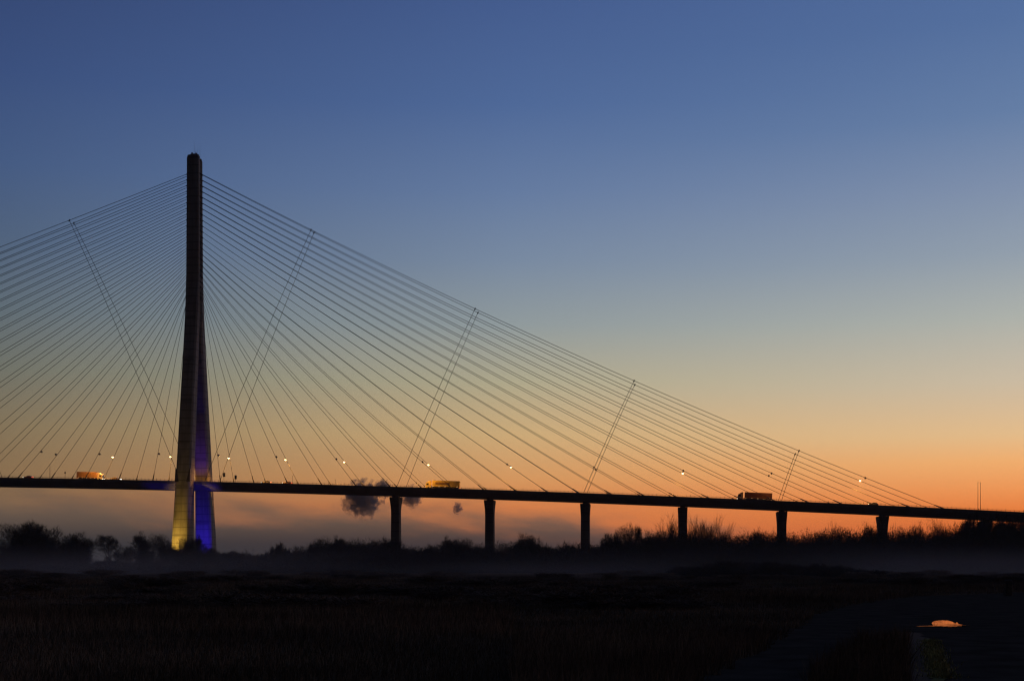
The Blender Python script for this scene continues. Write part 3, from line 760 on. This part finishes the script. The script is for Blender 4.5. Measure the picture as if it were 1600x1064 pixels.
# ------------------------------------------------------------------ the wood and scrub that read as one mass
def mass(name, spec, label, cat, material, seed):
    """spec: list of (key, x, y, H, W)"""
    rng = np.random.default_rng(seed); Vs = []; Fs = []; off = 0
    for key, x, y, H, W in spec:
        p = PROTO[key]; V = p['V']; F = p['F']
        nt_ = len(F); keep = rng.random(nt_) < min(1.0, 0.32 * 1e9); idx = np.nonzero(keep)[0]
        if nt_ > 4200: idx = rng.choice(nt_, 4200, replace=False)
        T = V[F[idx]].copy()
        a = rng.uniform(0, 6.28); ca, sa = math.cos(a), math.sin(a)
        X = T[..., 0] * ca - T[..., 1] * sa; Y = T[..., 0] * sa + T[..., 1] * ca
        T[..., 0] = X * W / p['W']; T[..., 1] = Y * W / p['W']; T[..., 2] *= H / p['H']
        # widen the thinned-out twigs so the mass stays closed
        mid = (T[:, 0] + T[:, 1]) / 2; f = 1.5
        T[:, 0] = mid + (T[:, 0] - mid) * f; T[:, 1] = mid + (T[:, 1] - mid) * f
        T[..., 0] += x; T[..., 1] += y; T[..., 2] += ground_z(x, y)
        Vs.append(T.reshape(-1, 3)); Fs.append(np.arange(3 * len(idx)).reshape(-1, 3) + off); off += 3 * len(idx)
    me = mesh_np(name, np.concatenate(Vs), np.concatenate(Fs), material)
    o = link(name, me); tag(o, label, cat, kind='stuff'); return o
rs = random.Random(9)
sky_line = [(-60, 862), (75, 878), (150, 886), (210, 884), (262, 876), (335, 868), (380, 872), (420, 870), (470, 862), (500, 853), (560, 852), (600, 850), (640, 860), (662, 868), (690, 858), (720, 852), (760, 858),
            (790, 856), (850, 858), (900, 858), (940, 856), (985, 850), (1000, 846), (1040, 842), (1080, 840), (1140, 841), (1180, 838), (1240, 838), (1300, 833), (1360, 832), (1420, 833), (1450, 834), (1490, 834), (1515, 824), (1540, 820), (1600, 818), (1700, 818)]
def line_at(px):
    for (a, ya), (b_, yb) in zip(sky_line, sky_line[1:]):
        if a <= px <= b_: return ya + (yb - ya) * (px - a) / (b_ - a)
    return 860
spec = []; px = -60
while px < 1690:
    Y = rs.uniform(440, 500); yt = line_at(px) + rs.uniform(-6, 4)
    H = max(h_at(yt, Y), 2.2)
    k = rs.choice(['bush', 'round', 'bush', 'oak', 'spire']) if H < 9.5 else rs.choice(['round', 'oak', 'round', 'oak', 'broad']); W = rs.uniform(8, 13) if k != 'spire' else rs.uniform(4, 6)
    spec.append((k, at(px, Y), Y, H, W)); px += rs.uniform(6, 13)
px = -60
while px < 1690:
    Y = rs.uniform(405, 430); yt = min(line_at(px) + rs.uniform(3, 16), 884)
    H = max(h_at(yt, Y), 2.5); spec.append(('bush' if H < 9 else 'round', at(px, Y), Y, H, rs.uniform(7, 11))); px += rs.uniform(8, 14)
px = -60
while px < 1690:
    Y = rs.uniform(432, 440); spec.append(('bush', at(px, Y), Y, (rs.uniform(4.0, 6.5) if px > 300 else rs.uniform(1.6, 3.0)), rs.uniform(8, 11))); px += rs.uniform(10, 16)
spec = [q for q in spec if not (262 < 800 + q[1] * FPX / q[2] < 283 and q[3] > 2.6)]
mass('woodland', spec, 'dark belt of scrub and bare trees along the foot of the bridge', 'woodland', M['scrub'], 1)
spec = []
for i in range(110):
    x = rs.uniform(-520, 620); Y = rs.uniform(760, 900)
    spec.append((rs.choice(['round', 'oak', 'bush', 'broad']), x, Y, rs.uniform(7, 10) + max(0, (x - 60)) * 0.018, rs.uniform(12, 20)))
mass('far_woodland', spec, 'distant misty tree line beyond the bridge', 'woodland', M['scrub'], 2)
# near thicket: the dark hump right of centre
spec = []
for i in range(46):
    px = rs.gauss(1185, 85); Y = rs.uniform(235, 330)
    spec.append(('bush', at(px, Y), Y, rs.uniform(1.3, 3.3) * math.exp(-((px - 1190) / 190) ** 2), rs.uniform(3, 7)))
mass('bramble_thicket', spec, 'low dark bramble thicket in the field right of centre', 'thicket', M['scrub'], 3)

M['tussock'] = mat('dead_tussock', (0.24, 0.17, 0.12), 1.0, noise=0.5, nscale=0.2, spec=0.0)
# low brambles and tussocks scattered over the rough field
spec = []
for i in range(150):
    Y = 48 * (330 / 48) ** rs.random(); px = rs.uniform(-60, 1660)
    if px > 1060 and Y < 110: continue
    spec.append(('bush', at(px, Y), Y, rs.uniform(0.2, 0.55) * (1 + Y / 220), rs.uniform(1.2, 4.0) * (1 + Y / 200)))
mass('scattered_scrub', spec, 'low brambles and tussocks scattered over the dark field', 'scrub', M['tussock'], 6)
# ------------------------------------------------------------------ grass
def grass(name, region, n, hmin, hmax, wid, material, label, seed):
    rng = np.random.default_rng(seed); P = []
    c = 0
    while c < n:
        py = 888 + CAM_H * FPX / rng.uniform(region[2], region[3], n); Y = CAM_H * FPX / (py - 888)
        Y = region[2] * (region[3] / region[2]) ** rng.random(n)
        X = Y * (rng.uniform(region[0], region[1], n) - 800) / FPX
        keep = rng.random(n) < 0.9
        on_track = in_poly(X, Y, trk) & ~in_poly(X, Y, isl)
        keep &= ~on_track
        keep &= ~((X > at(1420, Y)) & (X < at(1530, Y)) & (Y < 40))
        P.append(np.stack([X, Y, np.zeros(n)], 1)[keep]); c += keep.sum()
    P = np.concatenate(P)[:n]; n = len(P)
    D = rng.normal(size=(n, 3)) * 0.28 + np.array([0.1, 0, 1]); D /= np.linalg.norm(D, axis=1, keepdims=True)
    sz = 0.6 + 0.8 * (np.sin(P[:, 0] * 0.13) * np.sin(P[:, 1] * 0.11) > 0)
    V, F = ribbons(P, D, rng.uniform(hmin, hmax, n) * sz, np.full(n, wid) * (0.5 + P[:, 1] / 90), rng)
    o = link(name, mesh_np(name, V, F, material)); tag(o, label, 'grass', kind='stuff')
def in_poly(X, Y, poly):
    r = np.zeros(len(X), bool); j = len(poly) - 1
    for i in range(len(poly)):
        xi, yi = poly[i]; xj, yj = poly[j]
        c = ((yi > Y) != (yj > Y)) & (X < (xj - xi) * (Y - yi) / (yj - yi + 1e-12) + xi)
        r ^= c; j = i
    return r
grass('dry_grass', (-100, 1700, 14, 430), 330000, 0.08, 0.34, 0.022, M['dry'], 'rough dry winter grass covering the dark field', 11)
def verge(pts, n, seed, name):
    rng = np.random.default_rng(seed); W = [gp(*p) for p in pts]; P = []
    for i in range(n):
        k = rng.integers(0, len(W) - 1); u = rng.random(); a, b2 = W[k], W[k + 1]
        P.append((a[0] + (b2[0] - a[0]) * u + rng.normal() * 0.12, a[1] + (b2[1] - a[1]) * u, 0.03))
    P = np.array(P); D = rng.normal(size=(n, 3)) * 0.4 + np.array([0, 0, 1]); D /= np.linalg.norm(D, axis=1, keepdims=True)
    V, F = ribbons(P, D, rng.uniform(0.03, 0.09, n), np.full(n, 0.02), rng)
    o = link(name, mesh_np(name, V, F, M['verge'])); tag(o, 'short green grass along the edge of the wet track', 'grass', kind='stuff')
verge([(1452, 1002), (1458, 1020), (1464, 1040), (1472, 1064)], 2200, 4, 'green_grass')

# ------------------------------------------------------------------ post beside the track
r = empty('gate_post', (*gp(1575, 931), 0), 0.1); tag(r, 'stout dark wooden post at the right edge beside the wet track', 'post')
mb = MB(); mb.loft([chamfer_rect(-0.2, 0.2, -0.2, 0.2, 0.04, -0.2), chamfer_rect(-0.19, 0.19, -0.19, 0.19, 0.04, 0.9), chamfer_rect(-0.13, 0.13, -0.13, 0.13, 0.04, 0.97)])
mb.build('post', M['wood'], r)
mb = MB(); mb.box(-0.22, 0.22, -0.22, 0.22, 0.7, 0.75); mb.build('strap', M['steel'], r)
# ------------------------------------------------------------------ steam clouds hanging beyond the bridge
def cloud(name, px, py, wpx, hpx, Y, seed, label, dens, fine=1.0):
    rnd = random.Random(seed); cx, cz = at(px, Y), h_at(py, Y); w = wpx / FPX * Y / 2; h = hpx / FPX * Y / 2
    me = bpy.data.meshes.new(name); import bmesh
    bm = bmesh.new(); bmesh.ops.create_icosphere(bm, subdivisions=3, radius=1.0)
    for v in bm.verts: v.co = Vector((v.co.x * w * 1.25, v.co.y * w, v.co.z * h * 1.25))
    bm.to_mesh(me); bm.free()
    m = bpy.data.materials.new('steam'); m.use_nodes = True; nt = m.node_tree; nt.nodes.clear()
    out = nt.nodes.new('ShaderNodeOutputMaterial'); pv = nt.nodes.new('ShaderNodeVolumePrincipled'); pv.inputs['Color'].default_value = (0.84, 0.82, 0.80, 1); m.cycles.volume_step_rate = 0.4
    tc = nt.nodes.new('ShaderNodeTexCoord'); n = nt.nodes.new('ShaderNodeTexNoise'); n.inputs['Scale'].default_value = 2.6 * fine / w; n.inputs['Detail'].default_value = 4; n.inputs['Roughness'].default_value = 0.55
    mp = nt.nodes.new('ShaderNodeMapping'); mp.inputs['Location'].default_value = (seed * 31.7, 0, 0)
    nt.links.new(tc.outputs['Object'], mp.inputs[0]); nt.links.new(mp.outputs[0], n.inputs['Vector'])
    ms = nt.nodes.new('ShaderNodeMapping'); ms.inputs['Scale'].default_value = (1 / (w * 1.2), 1 / (w * 0.95), 1 / (h * 1.2))
    nt.links.new(tc.outputs['Object'], ms.inputs[0]); ln = nt.nodes.new('ShaderNodeVectorMath'); ln.operation = 'LENGTH'; nt.links.new(ms.outputs[0], ln.inputs[0])
    a = nt.nodes.new('ShaderNodeMath'); a.operation = 'MULTIPLY_ADD'; nt.links.new(n.outputs['Fac'], a.inputs[0]); a.inputs[1].default_value = 2.2; a.inputs[2].default_value = -0.3
    s_ = nt.nodes.new('ShaderNodeMath'); s_.operation = 'SUBTRACT'; nt.links.new(a.outputs[0], s_.inputs[0]); nt.links.new(ln.outputs['Value'], s_.inputs[1])
    mr = nt.nodes.new('ShaderNodeMapRange'); nt.links.new(s_.outputs[0], mr.inputs['Value']); mr.inputs['From Min'].default_value = 0.0; mr.inputs['From Max'].default_value = 0.28; mr.inputs['To Max'].default_value = dens * 1.5 / w
    nt.links.new(mr.outputs[0], pv.inputs['Density']); nt.links.new(pv.outputs[0], out.inputs['Volume'])
    me.materials.append(m); o = link(name, me, loc=(cx, Y, cz)); tag(o, label, 'cloud', 'steam clouds beyond the bridge')
cloud('steam_cloud', 566, 779, 58, 58, 2600, 1, 'largest grey steam cloud behind the deck left of the first pier', 3.0)
cloud('steam_cloud', 598, 764, 24, 30, 2600, 5, 'small steam puff above the deck, right of the largest cloud', 2.5)
cloud('steam_cloud', 643, 776, 34, 34, 2650, 3, 'steam cloud just right of the first pier head', 2.0)
cloud('steam_cloud', 715, 794, 15, 20, 2700, 9, 'tiny steam wisp left of the second pier', 1.3, 0.7)

# ------------------------------------------------------------------ air
def vol_box(name, x0, x1, y0, y1, z0, z1, dens, col, aniso, label=None):
    mb = MB(); mb.box(x0, x1, y0, y1, z0, z1)
    m = bpy.data.materials.new(name + '_air'); m.use_nodes = True; nt = m.node_tree; nt.nodes.clear()
    out = nt.nodes.new('ShaderNodeOutputMaterial'); pv = nt.nodes.new('ShaderNodeVolumePrincipled')
    pv.inputs['Color'].default_value = (*col, 1); pv.inputs['Density'].default_value = dens; pv.inputs['Anisotropy'].default_value = aniso
    nt.links.new(pv.outputs[0], out.inputs['Volume'])
    o = mb.build(name, m); tag(o, label, kind='stuff'); return o
vol_box('haze', -1300, 1300, -450, 1500, -2.0, 216, 0.00009, (0.9, 0.88, 0.88), 0.0)
mist = vol_box('ground_mist', -900, 900, 80, 1000, -1.0, 9.0, 0.001, (0.9, 0.88, 0.88), 0.0, 'thin grey mist lying on the field before the trees')
nt = mist.data.materials[0].node_tree; pv = [n for n in nt.nodes if n.type == 'PRINCIPLED_VOLUME'][0]
tc = nt.nodes.new('ShaderNodeTexCoord'); sp = nt.nodes.new('ShaderNodeSeparateXYZ'); nt.links.new(tc.outputs['Object'], sp.inputs[0])
def mr(o, a, b_, c, d):
    n = nt.nodes.new('ShaderNodeMapRange'); n.interpolation_type = 'SMOOTHSTEP'; nt.links.new(o, n.inputs['Value'])
    for k, v in zip(('From Min', 'From Max', 'To Min', 'To Max'), (a, b_, c, d)): n.inputs[k].default_value = v
    return n.outputs['Result']
mm = nt.nodes.new('ShaderNodeMath'); mm.operation = 'MULTIPLY'
nt.links.new(mr(sp.outputs[1], 90, 400, 0, 1), mm.inputs[0]); nt.links.new(mr(sp.outputs[2], 0.5, 8.5, 0.0014, 0.0), mm.inputs[1])
mn = nt.nodes.new('ShaderNodeTexNoise'); mn.inputs['Scale'].default_value = 1.0; mn.inputs['Detail'].default_value = 3
mp = nt.nodes.new('ShaderNodeMapping'); mp.inputs['Scale'].default_value = (0.011, 0.008, 0.09)
nt.links.new(tc.outputs['Object'], mp.inputs[0]); nt.links.new(mp.outputs[0], mn.inputs['Vector'])
m3 = nt.nodes.new('ShaderNodeMath'); m3.operation = 'MULTIPLY'; nt.links.new(mm.outputs[0], m3.inputs[0]); nt.links.new(mr(mn.outputs['Fac'], 0.38, 0.66, 0.25, 1.9), m3.inputs[1])
nt.links.new(m3.outputs[0], pv.inputs['Density'])
scene.cycles.volume_step_rate = 1.0; scene.cycles.volume_max_steps = 128
